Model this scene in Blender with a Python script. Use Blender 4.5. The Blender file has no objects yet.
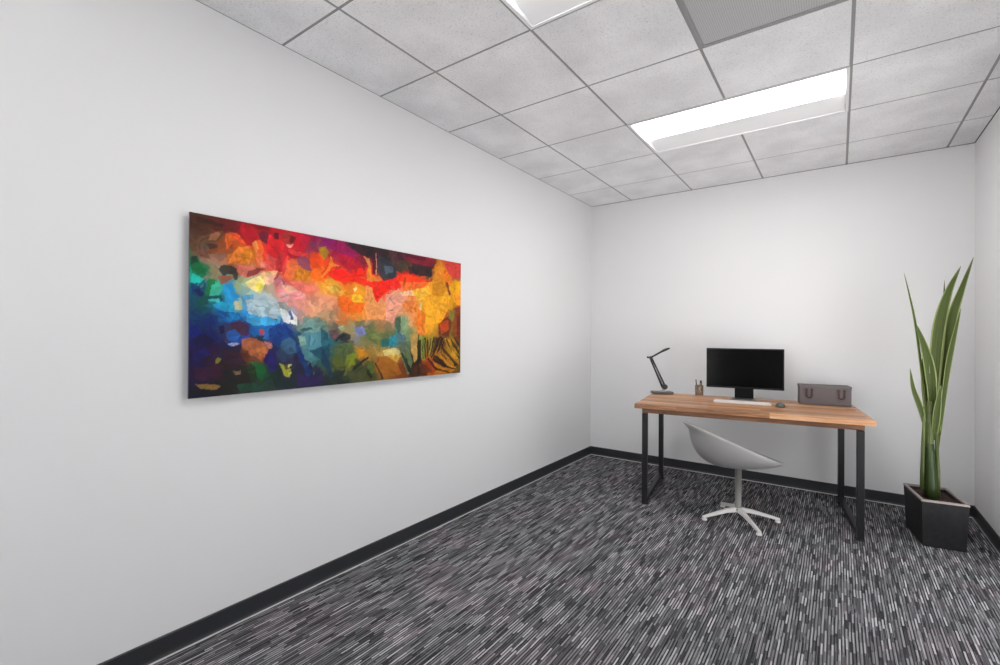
import bpy, bmesh, math, random
import numpy as np
from mathutils import Vector, Matrix

SC = bpy.context.scene
COL = SC.collection
PI = math.pi

# ---------------------------------------------------------------- camera
YAW, PITCH, ROLL, FPX = -0.6252, 0.0035, 0.0052, 469.3
EYE = Vector((0.0, 0.0, 1.327))
d = Vector((math.sin(YAW) * math.cos(PITCH), math.cos(YAW) * math.cos(PITCH), math.sin(PITCH)))
r = Vector((math.cos(YAW), -math.sin(YAW), 0))
u = r.cross(d)
r2 = r * math.cos(ROLL) + u * math.sin(ROLL)
u2 = -r * math.sin(ROLL) + u * math.cos(ROLL)
cam_data = bpy.data.cameras.new('camera')
cam_data.sensor_fit = 'HORIZONTAL'
cam_data.sensor_width = 36.0
cam_data.lens = FPX * 36.0 / 1000.0
cam_data.clip_start = 0.02
cam = bpy.data.objects.new('camera', cam_data)
COL.objects.link(cam)
cam.matrix_world = Matrix(((r2.x, u2.x, -d.x, EYE.x), (r2.y, u2.y, -d.y, EYE.y), (r2.z, u2.z, -d.z, EYE.z), (0, 0, 0, 1)))
SC.camera = cam

# ---------------------------------------------------------------- view, world, light levels
SC.view_settings.view_transform = 'Standard'
SC.view_settings.look = 'None'
SC.view_settings.gamma = 1.0
SC.view_settings.use_curve_mapping = False
SC.view_settings.exposure = 0.0
LAMP = 12.0          # strength of the ceiling diffusers
DAY_FILL = 5.8           # daylight strength, tuned as fill through the added openings
W = bpy.data.worlds.new('world')
SC.world = W
W.use_nodes = True
_n = W.node_tree.nodes
_tc = _n.new('ShaderNodeTexCoord'); _sp = _n.new('ShaderNodeSeparateXYZ'); _rp = _n.new('ShaderNodeValToRGB')
_mp = _n.new('ShaderNodeMapRange'); _mp.inputs[1].default_value = -1.0
W.node_tree.links.new(_tc.outputs['Generated'], _sp.inputs[0]); W.node_tree.links.new(_sp.outputs[2], _mp.inputs[0])
W.node_tree.links.new(_mp.outputs[0], _rp.inputs[0]); W.node_tree.links.new(_rp.outputs[0], _n['Background'].inputs[0])
# world made brighter below the horizon to light the ceiling, dimmer sky above
_e = _rp.color_ramp.elements
_e[0].position = 0.47; _e[0].color = (1.0, 0.99, 0.975, 1); _e[1].position = 0.53; _e[1].color = (0.42, 0.43, 0.44, 1)
W.node_tree.nodes['Background'].inputs[1].default_value = DAY_FILL

# ---------------------------------------------------------------- room measures
XL, XR, YB, YR, H = -2.233, 0.809, 4.821, -3.05, 2.749
TILE = 0.61
GX0 = -1.780        # first grid line along the left wall
GY0 = 1.245         # a grid line across the room
ADDED_WIN_L = (-2.75, -0.10, 0.12, 2.30)     # added opening, left wall behind the camera: y0, y1, z0, z1
ADDED_WIN_B = (-2.1, -0.45, 0.12, 2.62)       # added opening, rear wall: x0, x1, z0, z1
# all three openings are added, out of view, to let in fill light
ADDED_WIN_R = (2.45, 3.95, 0.12, 1.62)      # added opening, right wall: y0, y1, z0, z1

# ---------------------------------------------------------------- materials
def hexc(h):
    v = [int(h[i:i + 2], 16) / 255 for i in (0, 2, 4)]
    return tuple(((c + 0.055) / 1.055) ** 2.4 if c > 0.04045 else c / 12.92 for c in v) + (1,)

def mat(name, color=(0.5, 0.5, 0.5), rough=0.5, metal=0.0, spec=0.5):
    m = bpy.data.materials.new(name)
    m.use_nodes = True
    b = m.node_tree.nodes['Principled BSDF']
    c = hexc(color) if isinstance(color, str) else tuple(color) + (1,)
    b.inputs['Base Color'].default_value = c
    b.inputs['Roughness'].default_value = rough
    b.inputs['Metallic'].default_value = metal
    b.inputs['Specular IOR Level'].default_value = spec
    m.diffuse_color = c
    return m

class NT:
    def __init__(s, m):
        s.t = m.node_tree; s.n = s.t.nodes; s.b = s.n['Principled BSDF']
    def node(s, kind, **kw):
        n = s.n.new(kind)
        for k, v in kw.items(): setattr(n, k, v)
        return n
    def link(s, a, b): s.t.links.new(a, b)
    def math(s, op, a, b=None, c=None):
        n = s.n.new('ShaderNodeMath'); n.operation = op
        for i, v in enumerate((a, b, c)):
            if v is None: continue
            if isinstance(v, (int, float)): n.inputs[i].default_value = v
            else: s.link(v, n.inputs[i])
        return n.outputs[0]
    def coords(s):
        tc = s.n.new('ShaderNodeTexCoord'); sp = s.n.new('ShaderNodeSeparateXYZ')
        s.link(tc.outputs['Object'], sp.inputs[0])
        return tc.outputs['Object'], sp.outputs[0], sp.outputs[1], sp.outputs[2]
    def comb(s, x, y, z=0.0):
        n = s.n.new('ShaderNodeCombineXYZ')
        for i, v in enumerate((x, y, z)):
            if isinstance(v, (int, float)): n.inputs[i].default_value = v
            else: s.link(v, n.inputs[i])
        return n.outputs[0]
    def white(s, vec):
        n = s.n.new('ShaderNodeTexWhiteNoise'); n.noise_dimensions = '3D'
        s.link(vec, n.inputs['Vector']); return n.outputs['Value']
    def noise(s, vec, scale, detail=3, rough=0.55, sc=None):
        n = s.n.new('ShaderNodeTexNoise')
        n.inputs['Scale'].default_value = scale; n.inputs['Detail'].default_value = detail
        n.inputs['Roughness'].default_value = rough
        if sc:
            mp = s.n.new('ShaderNodeMapping'); mp.inputs['Scale'].default_value = sc
            s.link(vec, mp.inputs[0]); vec = mp.outputs[0]
        s.link(vec, n.inputs['Vector']); return n.outputs['Fac']
    def ramp(s, fac, stops, interp='LINEAR'):
        n = s.n.new('ShaderNodeValToRGB'); n.color_ramp.interpolation = interp
        e = n.color_ramp.elements
        while len(e) < len(stops): e.new(0.5)
        for k, (p, c) in enumerate(stops):
            e[k].position = p; e[k].color = hexc(c) if isinstance(c, str) else tuple(c) + (1,)
        s.link(fac, n.inputs[0]); return n.outputs[0]
    def mix(s, fac, a, b, mode='MIX'):
        n = s.n.new('ShaderNodeMix'); n.data_type = 'RGBA'; n.blend_type = mode
        for sock, v in ((n.inputs[0], fac), (n.inputs[6], a), (n.inputs[7], b)):
            if isinstance(v, (int, float)): sock.default_value = v
            elif isinstance(v, tuple): sock.default_value = v
            elif isinstance(v, str): sock.default_value = hexc(v)
            else: s.link(v, sock)
        return n.outputs[2]
    def bump(s, h, strength=0.3, dist=0.002):
        n = s.n.new('ShaderNodeBump'); n.inputs['Strength'].default_value = strength
        n.inputs['Distance'].default_value = dist
        s.link(h, n.inputs['Height']); s.link(n.outputs[0], s.b.inputs['Normal'])
    def color(s, c): s.link(c, s.b.inputs['Base Color'])
    def rough(s, c): s.link(c, s.b.inputs['Roughness'])

def wall_paint():
    m = mat('wall_paint', (0.80, 0.80, 0.805), 0.7, spec=0.25)
    t = NT(m); o, x, y, z = t.coords()
    t.bump(t.noise(o, 260, 3), 0.12, 0.001)
    t.color(t.ramp(t.noise(o, 0.7, 3), [(0.3, (0.775, 0.775, 0.78)), (0.7, (0.80, 0.80, 0.805))]))
    return m

def carpet_mat():
    m = mat('striped_carpet', (0.12, 0.12, 0.12), 0.95, spec=0.1)
    t = NT(m); o, x, y, z = t.coords()
    wob = t.math('MULTIPLY', t.math('SUBTRACT', t.noise(o, 6, 2), 0.5), 0.004)
    def yarn(wid, ln, k, thin, stops, dark):
        xs = t.math('DIVIDE', t.math('ADD', x, wob), wid)
        col = t.math('FLOOR', xs)
        off = t.math('MULTIPLY', t.white(t.comb(col, 3.7, k)), 7.0)
        seg = t.math('FLOOR', t.math('ADD', t.math('DIVIDE', y, ln), off))
        v = t.white(t.comb(col, seg, k + 5.0))
        streak = t.ramp(v, stops, 'CONSTANT')
        fr = t.math('ABSOLUTE', t.math('SUBTRACT', t.math('FRACT', xs), 0.5))
        return t.mix(t.math('GREATER_THAN', fr, thin), streak, t.ramp(t.white(t.comb(col, seg, k + 8.0)), [(0.0, dark[0]), (0.5, dark[1])], 'CONSTANT'))
    coarse = yarn(0.0125, 0.085, 1.0, 0.27, [(0.0, '48484b'), (0.16, '757578'), (0.40, '9d9c9f'), (0.66, 'c4c3c6'), (0.88, 'f2f1f4')], ('28282a', '3e3e41'))
    fine = yarn(0.0057, 0.12, 2.0, 0.30, [(0.0, '343437'), (0.30, '68686b'), (0.60, '949396'), (0.85, 'c2c1c4')], ('303032', '454548'))
    c = t.mix(0.38, coarse, fine)
    tiles = t.white(t.comb(t.math('FLOOR', t.math('DIVIDE', x, 0.25)), t.math('FLOOR', t.math('DIVIDE', y, 0.17)), 2.0))
    soft = t.math('ADD', t.math('MULTIPLY', tiles, 0.35), t.math('MULTIPLY', t.noise(o, 3.2, 3), 0.8))
    c = t.mix(1.0, c, t.ramp(soft, [(0.35, 'd2d6d5'), (0.62, 'e2e1e2'), (0.85, 'e8dde0')]), 'MULTIPLY')
    br = t.node('ShaderNodeBrightContrast'); t.link(c, br.inputs[0])
    t.color(br.outputs[0])
    t.bump(t.noise(o, 700, 2), 0.5, 0.003)
    return m

def tile_mat():
    m = mat('ceiling_tile', (0.66, 0.66, 0.66), 0.9, spec=0.1)
    t = NT(m); o, x, y, z = t.coords()
    n = t.noise(o, 150, 4, 0.7)
    pits = t.ramp(n, [(0.33, 'c8c8ca'), (0.43, 'f2f2f4'), (0.7, 'f7f7f9')])
    big = t.ramp(t.noise(o, 3.0, 2), [(0.35, 'f0f0f0'), (0.65, 'ffffff')])
    t.color(t.mix(1.0, pits, big, 'MULTIPLY'))
    t.bump(n, 0.5, 0.003)
    return m

def wood_mat(name, stops, plank=0.062, axis=1):
    m = mat(name, (0.5, 0.3, 0.15), 0.42)
    t = NT(m); o, x, y, z = t.coords()
    q = t.math('FLOOR', t.math('DIVIDE', y, plank))
    off = t.math('MULTIPLY', t.white(t.comb(q, 1.3, 0.0)), 5.0)
    seg = t.math('FLOOR', t.math('ADD', t.math('DIVIDE', x, 0.62), off))
    tone = t.white(t.comb(q, seg, 4.0))
    shift = t.comb(t.math('MULTIPLY', tone, 9.0), t.math('MULTIPLY', q, 0.37), 0.0)
    va = t.node('ShaderNodeVectorMath', operation='ADD'); t.link(o, va.inputs[0]); t.link(shift, va.inputs[1])
    g = t.noise(va.outputs[0], 1.0, 5, 0.6, sc=(2.2, 46, 30))
    g2 = t.noise(va.outputs[0], 1.0, 4, 0.7, sc=(6, 190, 120))
    f = t.math('ADD', t.math('MULTIPLY', tone, 0.42), t.math('ADD', t.math('MULTIPLY', t.math('SUBTRACT', g, 0.5), 1.0), t.math('MULTIPLY', t.math('SUBTRACT', g2, 0.5), 0.45)))
    t.color(t.ramp(t.math('ADD', f, 0.27), stops))
    t.bump(g2, 0.15, 0.001)
    return m

M = {}
M['wall'] = wall_paint()
M['carpet'] = carpet_mat()
M['tile'] = tile_mat()
M['grid'] = mat('ceiling_grid_metal', (0.30, 0.30, 0.30), 0.6)
M['gridgap'] = mat('ceiling_grid_gap', (0.10, 0.10, 0.10), 0.8)
M['base'] = mat('baseboard_vinyl', (0.026, 0.028, 0.032), 0.42)
t_ = NT(M['base']); t_.bump(t_.noise(t_.coords()[0], 60, 2), 0.1, 0.001)
M['toe_gloss'] = mat('baseboard_toe_gloss', (0.55, 0.55, 0.56), 0.35)
M['white_enamel'] = mat('white_enamel', (0.82, 0.82, 0.83), 0.35)
M['vent_metal'] = mat('vent_metal', (0.33, 0.33, 0.335), 0.55)
t_ = NT(M['vent_metal']); o_, x_, y_, z_ = t_.coords()
dx = t_.math('SUBTRACT', t_.math('FRACT', t_.math('DIVIDE', x_, 0.009)), 0.5)
dy = t_.math('SUBTRACT', t_.math('FRACT', t_.math('DIVIDE', y_, 0.009)), 0.5)
rr = t_.math('ADD', t_.math('MULTIPLY', dx, dx), t_.math('MULTIPLY', dy, dy))
t_.color(t_.mix(t_.math('LESS_THAN', rr, 0.07), 'bcbcbe', '98989a'))
M['top_wood'] = wood_mat('desk_top_wood', [(0.10, '70482f'), (0.35, 'a47450'), (0.55, 'c39068'), (0.78, 'd8aa84'), (0.98, 'e6c19c')])
M['apron_wood'] = wood_mat('desk_apron_wood', [(0.1, '3a2216'), (0.4, '5e3c28'), (0.7, '80573a'), (1.0, '9a7250')], plank=0.02)
M['black_steel'] = mat('black_steel', (0.013, 0.013, 0.014), 0.4, 0.0, spec=0.35)
t_ = NT(M['black_steel']); t_.bump(t_.noise(t_.coords()[0], 900, 2), 0.08, 0.0005)
M['rubber'] = mat('black_rubber', (0.010, 0.010, 0.010), 0.7)
M['shell'] = mat('grey_shell_plastic', (0.36, 0.355, 0.35), 0.42)
t_ = NT(M['shell']); t_.bump(t_.noise(t_.coords()[0], 500, 2), 0.05, 0.0005)
M['stem_metal'] = mat('chair_column_metal', (0.25, 0.245, 0.23), 0.4, 0.2)
M['leg_metal'] = mat('chair_leg_metal', (0.80, 0.78, 0.76), 0.3, 0.25)
M['lamp'] = mat('lamp_metal', (0.045, 0.045, 0.048), 0.35, 0.6)
M['lamp_light'] = mat('lamp_bright_metal', (0.45, 0.45, 0.46), 0.3, 0.8)
M['lamp_base'] = mat('lamp_base_metal', (0.10, 0.10, 0.10), 0.35, 0.3)
M['screen'] = mat('screen_glass', (0.0006, 0.0005, 0.0005), 0.13, spec=0.12)
M['case'] = mat('black_case', (0.004, 0.004, 0.0045), 0.4, spec=0.2)
M['stand'] = mat('monitor_stand', (0.002, 0.0025, 0.003), 0.35, spec=0.15)
M['stand_foot'] = mat('monitor_foot', (0.16, 0.165, 0.15), 0.3, 0.5)
M['key_body'] = mat('keyboard_aluminium', (0.72, 0.66, 0.63), 0.4)
M['keys'] = mat('keyboard_keys', (0.80, 0.76, 0.74), 0.5)
M['mouse'] = mat('mouse_plastic', (0.085, 0.10, 0.085), 0.35)
M['mouse_wheel'] = mat('mouse_wheel', (0.02, 0.02, 0.02), 0.6)
M['box'] = mat('storage_box_felt', (0.17, 0.155, 0.155), 0.8)
t_ = NT(M['box']); n_ = t_.noise(t_.coords()[0], 420, 3)
t_.color(t_.ramp(n_, [(0.3, '5a5455'), (0.7, '6e6768')])); t_.bump(n_, 0.3, 0.001)
M['strap'] = mat('box_handle_leather', (0.065, 0.032, 0.034), 0.6)
M['cup'] = mat('amber_glass', (0.80, 0.62, 0.48), 0.08)
M['cup'].node_tree.nodes['Principled BSDF'].inputs['Transmission Weight'].default_value = 0.85
M['pencil_wood'] = mat('pencil_wood', (0.34, 0.15, 0.06), 0.5)
M['pen_black'] = mat('pen_black', (0.02, 0.02, 0.025), 0.35)
M['pen_tip'] = mat('pen_tip', (0.55, 0.42, 0.28), 0.5)
M['pot'] = mat('pot_clay', (0.032, 0.031, 0.033), 0.6, spec=0.25)
t_ = NT(M['pot']); n_ = t_.noise(t_.coords()[0], 40, 4)
t_.color(t_.ramp(n_, [(0.3, '1d1c1e'), (0.7, '272628')])); t_.bump(n_, 0.1, 0.001)
M['pot_in'] = mat('pot_inside', (0.02, 0.016, 0.015), 0.7)
M['rim'] = mat('pot_rim', (0.33, 0.28, 0.27), 0.5)
M['soil'] = mat('soil', (0.07, 0.04, 0.03), 0.95)
t_ = NT(M['soil']); n_ = t_.noise(t_.coords()[0], 90, 5)
t_.color(t_.ramp(n_, [(0.3, '18100c'), (0.6, '422c24'), (0.8, '644a3e')])); t_.bump(n_, 1.0, 0.01)

def leaf_mat():
    m = mat('leaf_green', (0.10, 0.19, 0.035), 0.5, spec=0.25)
    t = NT(m)
    uv = t.node('ShaderNodeUVMap'); sp = t.node('ShaderNodeSeparateXYZ'); t.link(uv.outputs[0], sp.inputs[0])
    a = t.math('ABSOLUTE', t.math('SUBTRACT', sp.outputs[0], 0.5))
    o = t.coords()[0]
    streak = t.noise(t.comb(t.math('MULTIPLY', sp.outputs[0], 26.0), t.math('MULTIPLY', sp.outputs[1], 1.5)), 1.0, 2)
    cen = t.ramp(streak, [(0.3, '2c3812'), (0.55, '424f1c'), (0.75, '5e6932')])
    c = t.mix(t.math('GREATER_THAN', a, 0.40), cen, '848e5a')
    dry = t.ramp(sp.outputs[1], [(0.86, (0, 0, 0)), (1.0, (0.8, 0.8, 0.8))])
    t.color(t.mix(dry, c, '6f7a66'))
    t.bump(streak, 0.3, 0.001)
    return m
M['leaf'] = leaf_mat()
M['cane'] = mat('cane_green', (0.03, 0.06, 0.012), 0.45)
t_ = NT(M['cane']); o_, x_, y_, z_ = t_.coords()
t_.color(t_.ramp(t_.noise(o_, 1.0, 3, 0.6, sc=(60, 60, 3)), [(0.3, '1a270d'), (0.55, '2c3e16'), (0.75, '465826')]))
M['sheath'] = mat('sheath_green', (0.16, 0.25, 0.07), 0.45)
t_ = NT(M['sheath']); o_, x_, y_, z_ = t_.coords()
t_.color(t_.ramp(t_.noise(o_, 1.0, 3, 0.6, sc=(90, 90, 3)), [(0.3, '36421a'), (0.5, '4e5b2b'), (0.75, '7a8556')]))
M['art'] = mat('abstract_paint', (0.5, 0.3, 0.2), 0.5, spec=0.2)
t_ = NT(M['art']); at = t_.node('ShaderNodeVertexColor'); at.layer_name = 'paint'
t_.color(at.outputs[0])
M['art_side'] = mat('canvas_edge', (0.10, 0.085, 0.11), 0.5)
M['frame_white'] = mat('added_window_paint', (0.7, 0.7, 0.7), 0.4)
M['glass'] = mat('added_window_glass', (1, 1, 1), 0.0)
M['glass'].node_tree.nodes['Principled BSDF'].inputs['Transmission Weight'].default_value = 1.0

def emis(name, color, strength):
    m = mat(name, (0.8, 0.8, 0.8), 0.4)
    b = m.node_tree.nodes['Principled BSDF']
    b.inputs['Emission Color'].default_value = tuple(color) + (1,)
    b.inputs['Emission Strength'].default_value = strength
    return m
M['diffuser'] = emis('light_diffuser', (1.0, 0.997, 0.992), LAMP)

# ---------------------------------------------------------------- mesh helpers
def obj(name, bm, m, parent=None, smooth=False, loc=None):
    me = bpy.data.meshes.new(name)
    bm.to_mesh(me); bm.free()
    for k in (m if isinstance(m, (list, tuple)) else [m]): me.materials.append(k)
    if smooth:
        for p in me.polygons: p.use_smooth = True
    o = bpy.data.objects.new(name, me)
    COL.objects.link(o)
    if parent: o.parent = parent
    if loc: o.location = loc
    return o

def empty(name, loc=(0, 0, 0), rz=0.0):
    o = bpy.data.objects.new(name, None)
    COL.objects.link(o); o.location = loc; o.rotation_euler = (0, 0, rz)
    o.empty_display_size = 0.1
    return o

def tag(o, label, cat, group=None):
    o['label'] = label; o['category'] = cat
    if group: o['group'] = group
    return o

def struct(o): o['kind'] = 'structure'; return o

def nb(): return bmesh.new()

def box(bm, x0, x1, y0, y1, z0, z1, bev=0.0, seg=2, mi=0, mtx=None):
    g = bmesh.ops.create_cube(bm, size=1.0)
    vs = g['verts']
    for v in vs:
        v.co = Vector(((x0 + x1) / 2 + v.co.x * (x1 - x0), (y0 + y1) / 2 + v.co.y * (y1 - y0), (z0 + z1) / 2 + v.co.z * (z1 - z0)))
    fs = list({f for v in vs for f in v.link_faces})
    if bev > 0:
        es = list({e for v in vs for e in v.link_edges})
        rb = bmesh.ops.bevel(bm, geom=es, offset=bev, segments=seg, profile=0.6, affect='EDGES')
        vs = list({v for f in rb['faces'] for v in f.verts} | {v for v in vs if v.is_valid})
        fs = list({f for v in vs for f in v.link_faces})
    for f in fs: f.material_index = mi
    if mtx is not None: bmesh.ops.transform(bm, matrix=mtx, verts=vs)
    return vs

def frames(pts):
    pts = [Vector(p) for p in pts]; out = []
    up = Vector((0, 0, 1))
    t0 = (pts[1] - pts[0]).normalized()
    if abs(t0.dot(up)) > 0.95: up = Vector((1, 0, 0))
    n = t0.cross(up).normalized()
    for i, p in enumerate(pts):
        t = (pts[min(i + 1, len(pts) - 1)] - pts[max(i - 1, 0)]).normalized()
        n = (n - t * n.dot(t)).normalized()
        out.append((p, n, t.cross(n).normalized()))
    return out

def tube(bm, pts, rad, seg=12, flat=1.0, mi=0):
    rads = rad if isinstance(rad, (list, tuple)) else [rad] * len(pts)
    rings = []
    for (p, n, b), q in zip(frames(pts), rads):
        rings.append([bm.verts.new(p + n * q * math.cos(2 * PI * k / seg) + b * q * flat * math.sin(2 * PI * k / seg)) for k in range(seg)])
    for a, c in zip(rings, rings[1:]):
        for k in range(seg):
            f = bm.faces.new((a[k], a[(k + 1) % seg], c[(k + 1) % seg], c[k])); f.material_index = mi
    for rg, fl in ((rings[0], True), (rings[-1], False)):
        f = bm.faces.new(rg[::-1] if fl else rg); f.material_index = mi

def lathe(bm, prof, seg=32, c=(0, 0, 0), mi=0):
    rings = []
    for (rad, z) in prof:
        if rad < 1e-6: rings.append([bm.verts.new((c[0], c[1], c[2] + z))])
        else: rings.append([bm.verts.new((c[0] + rad * math.cos(2 * PI * k / seg), c[1] + rad * math.sin(2 * PI * k / seg), c[2] + z)) for k in range(seg)])
    for a, b in zip(rings, rings[1:]):
        for k in range(seg):
            k2 = (k + 1) % seg
            if len(a) == 1 and len(b) == 1: continue
            if len(a) == 1: q = (a[0], b[k2], b[k])
            elif len(b) == 1: q = (a[k], a[k2], b[0])
            else: q = (a[k], a[k2], b[k2], b[k])
            f = bm.faces.new(q); f.material_index = mi

def recalc(bm): bmesh.ops.recalc_face_normals(bm, faces=bm.faces[:]); return bm

# ---------------------------------------------------------------- the room
bm = nb(); box(bm, XL - 0.12, XR + 0.12, YR - 0.12, YB + 0.12, -0.1, 0.0)
struct(obj('floor', bm, M['carpet']))
vy0, vy1, vz0, vz1 = ADDED_WIN_L
bm = nb()
box(bm, XL - 0.12, XL, YR - 0.12, vy0, 0.0, H + 0.15); box(bm, XL - 0.12, XL, vy1, YB + 0.12, 0.0, H + 0.15)
box(bm, XL - 0.12, XL, vy0, vy1, 0.0, vz0); box(bm, XL - 0.12, XL, vy0, vy1, vz1, H + 0.15)
struct(obj('wall_left', bm, M['wall']))
bm = nb()
for a_, b_, c_, d_ in ((vy0, vy0 + 0.045, vz0, vz1), (vy1 - 0.045, vy1, vz0, vz1), (vy0 + 0.045, vy1 - 0.045, vz0, vz0 + 0.045), (vy0 + 0.045, vy1 - 0.045, vz1 - 0.045, vz1), (-1.45, -1.41, vz0 + 0.045, vz1 - 0.045)):
    box(bm, XL - 0.09, XL - 0.03, a_, b_, c_, d_)
struct(obj('added_window_3', bm, M['frame_white']))  # frame of an added opening that brightens the right wall and ceiling
bm = nb(); box(bm, XL, XR, YB, YB + 0.12, 0.0, H + 0.15)
struct(obj('wall_back', bm, M['wall']))
ux0, ux1, uz0, uz1 = ADDED_WIN_B
bm = nb()
box(bm, XL, ux0, YR - 0.12, YR, 0.0, H + 0.15); box(bm, ux1, XR, YR - 0.12, YR, 0.0, H + 0.15)
box(bm, ux0, ux1, YR - 0.12, YR, 0.0, uz0); box(bm, ux0, ux1, YR - 0.12, YR, uz1, H + 0.15)
struct(obj('wall_rear', bm, M['wall']))
bm = nb()
for a_, b_, c_, d_ in ((ux0, ux0 + 0.045, uz0, uz1), (ux1 - 0.045, ux1, uz0, uz1), (ux0 + 0.045, ux1 - 0.045, uz0, uz0 + 0.045), (ux0 + 0.045, ux1 - 0.045, uz1 - 0.045, uz1), (-1.32, -1.28, uz0 + 0.045, uz1 - 0.045)):
    box(bm, a_, b_, YR - 0.09, YR - 0.03, c_, d_)
struct(obj('added_window_2', bm, M['frame_white']))  # frame of an added rear opening, there to light the room from behind
wy0, wy1, wz0, wz1 = ADDED_WIN_R
bm = nb()
box(bm, XR, XR + 0.12, YR - 0.12, wy0, 0.0, H + 0.15)
box(bm, XR, XR + 0.12, wy1, YB + 0.12, 0.0, H + 0.15)
box(bm, XR, XR + 0.12, wy0, wy1, 0.0, wz0)
box(bm, XR, XR + 0.12, wy0, wy1, wz1, H + 0.15)
struct(obj('wall_right', bm, M['wall']))
bm = nb()
fw = 0.045
box(bm, XR + 0.03, XR + 0.09, wy0, wy0 + fw, wz0, wz1); box(bm, XR + 0.03, XR + 0.09, wy1 - fw, wy1, wz0, wz1)
box(bm, XR + 0.03, XR + 0.09, wy0 + fw, wy1 - fw, wz0, wz0 + fw); box(bm, XR + 0.03, XR + 0.09, wy0 + fw, wy1 - fw, wz1 - fw, wz1)
ym = (wy0 + wy1) / 2
box(bm, XR + 0.03, XR + 0.09, ym - 0.02, ym + 0.02, wz0 + fw, wz1 - fw)
struct(obj('added_window_1', bm, M['frame_white']))  # frame of an added opening, out of view, for daylight from the right

# baseboards: cove section, lowest lip coloured pale to stand for its gloss
def baseboard(name, p0, p1, nrm):
    p0, p1, nrm = Vector(p0), Vector(p1), Vector(nrm)
    prof = [(0.0, 0.0), (0.013, 0.0), (0.0115, 0.0062), (0.0075, 0.014), (0.006, 0.024), (0.006, 0.087), (0.003, 0.091), (0.0, 0.091)]
    bm = nb()
    A = [bm.verts.new(p0 + nrm * a + Vector((0, 0, b))) for a, b in prof]
    B = [bm.verts.new(p1 + nrm * a + Vector((0, 0, b))) for a, b in prof]
    n = len(prof)
    for k in range(n):
        f = bm.faces.new((A[k], A[(k + 1) % n], B[(k + 1) % n], B[k]))
        if k == 1: f.material_index = 1
    bm.faces.new(A); bm.faces.new(B[::-1]); recalc(bm)
    return struct(obj(name, bm, [M['base'], M['toe_gloss']]))
baseboard('baseboard_left', (XL, YR, 0), (XL, YB, 0), (1, 0, 0))
baseboard('baseboard_back', (XL, YB, 0), (XR, YB, 0), (0, -1, 0))
baseboard('baseboard_right', (XR, YR, 0), (XR, YB, 0), (-1, 0, 0))
baseboard('baseboard_rear', (XL, YR, 0), (XR, YR, 0), (0, 1, 0))

# ceiling: tiles in a narrow grid with openings for the fittings
xs = [XL] + [GX0 + TILE * k for k in range(5)] + [XR]
ys = [YR] + [GY0 + TILE * k for k in range(-7, 6)] + [YB]
LIGHT_ROWS = [(3, 4), (0, 1)]
def row_y(k): return GY0 + TILE * k
lx0, lx1 = xs[2], xs[4]
open_cells = []
for a, b in LIGHT_ROWS: open_cells.append((lx0, lx1, row_y(a), row_y(b)))
vent_cell = (xs[3], xs[4], row_y(1), row_y(2))
open_cells.append(vent_cell)
def is_open(cx_, cy_): return any(a < cx_ < b and c < cy_ < e for a, b, c, e in open_cells)
bm = nb()
G = 0.0075
for i in range(len(xs) - 1):
    for j in range(len(ys) - 1):
        if is_open((xs[i] + xs[i + 1]) / 2, (ys[j] + ys[j + 1]) / 2): continue
        gl = 0.0 if i == 0 else G; gr = 0.0 if i == len(xs) - 2 else G
        gb = 0.0 if j == 0 else G; gt = 0.0 if j == len(ys) - 2 else G
        x0, x1, y0, y1 = xs[i] + gl, xs[i + 1] - gr, ys[j] + gb, ys[j + 1] - gt
        vs = box(bm, x0, x1, y0, y1, H, H + 0.02, mi=0)
# grid members sit a little above the tile faces
def bar(x0, x1, y0, y1, mi=1): box(bm, x0, x1, y0, y1, H + 0.0025, H + 0.03, mi=mi)
for k, x in enumerate(xs[1:-1]):
    for j in range(len(ys) - 1):
        if is_open(x, (ys[j] + ys[j + 1]) / 2): continue
        bar(x - G, x + G, ys[j], ys[j + 1])
for y in ys[1:-1]:
    for i in range(len(xs) - 1):
        if is_open((xs[i] + xs[i + 1]) / 2, y): continue
        bar(xs[i] + G * (i > 0), xs[i + 1] - G, y - G, y + G)
# wall angle and the plenum deck above the tiles
box(bm, XL, XL + 0.004, YR, YB, H - 0.001, H + 0.02, mi=1)
box(bm, XL, XR, YB - 0.006, YB, H - 0.002, H + 0.02, mi=2)
box(bm, XR - 0.006, XR, YR, YB, H - 0.002, H + 0.02, mi=2)
box(bm, XL, XR, YR, YB, H + 0.13, H + 0.15, mi=1)
struct(obj('ceiling', bm, [M['tile'], M['grid'], M['gridgap']]))

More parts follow.
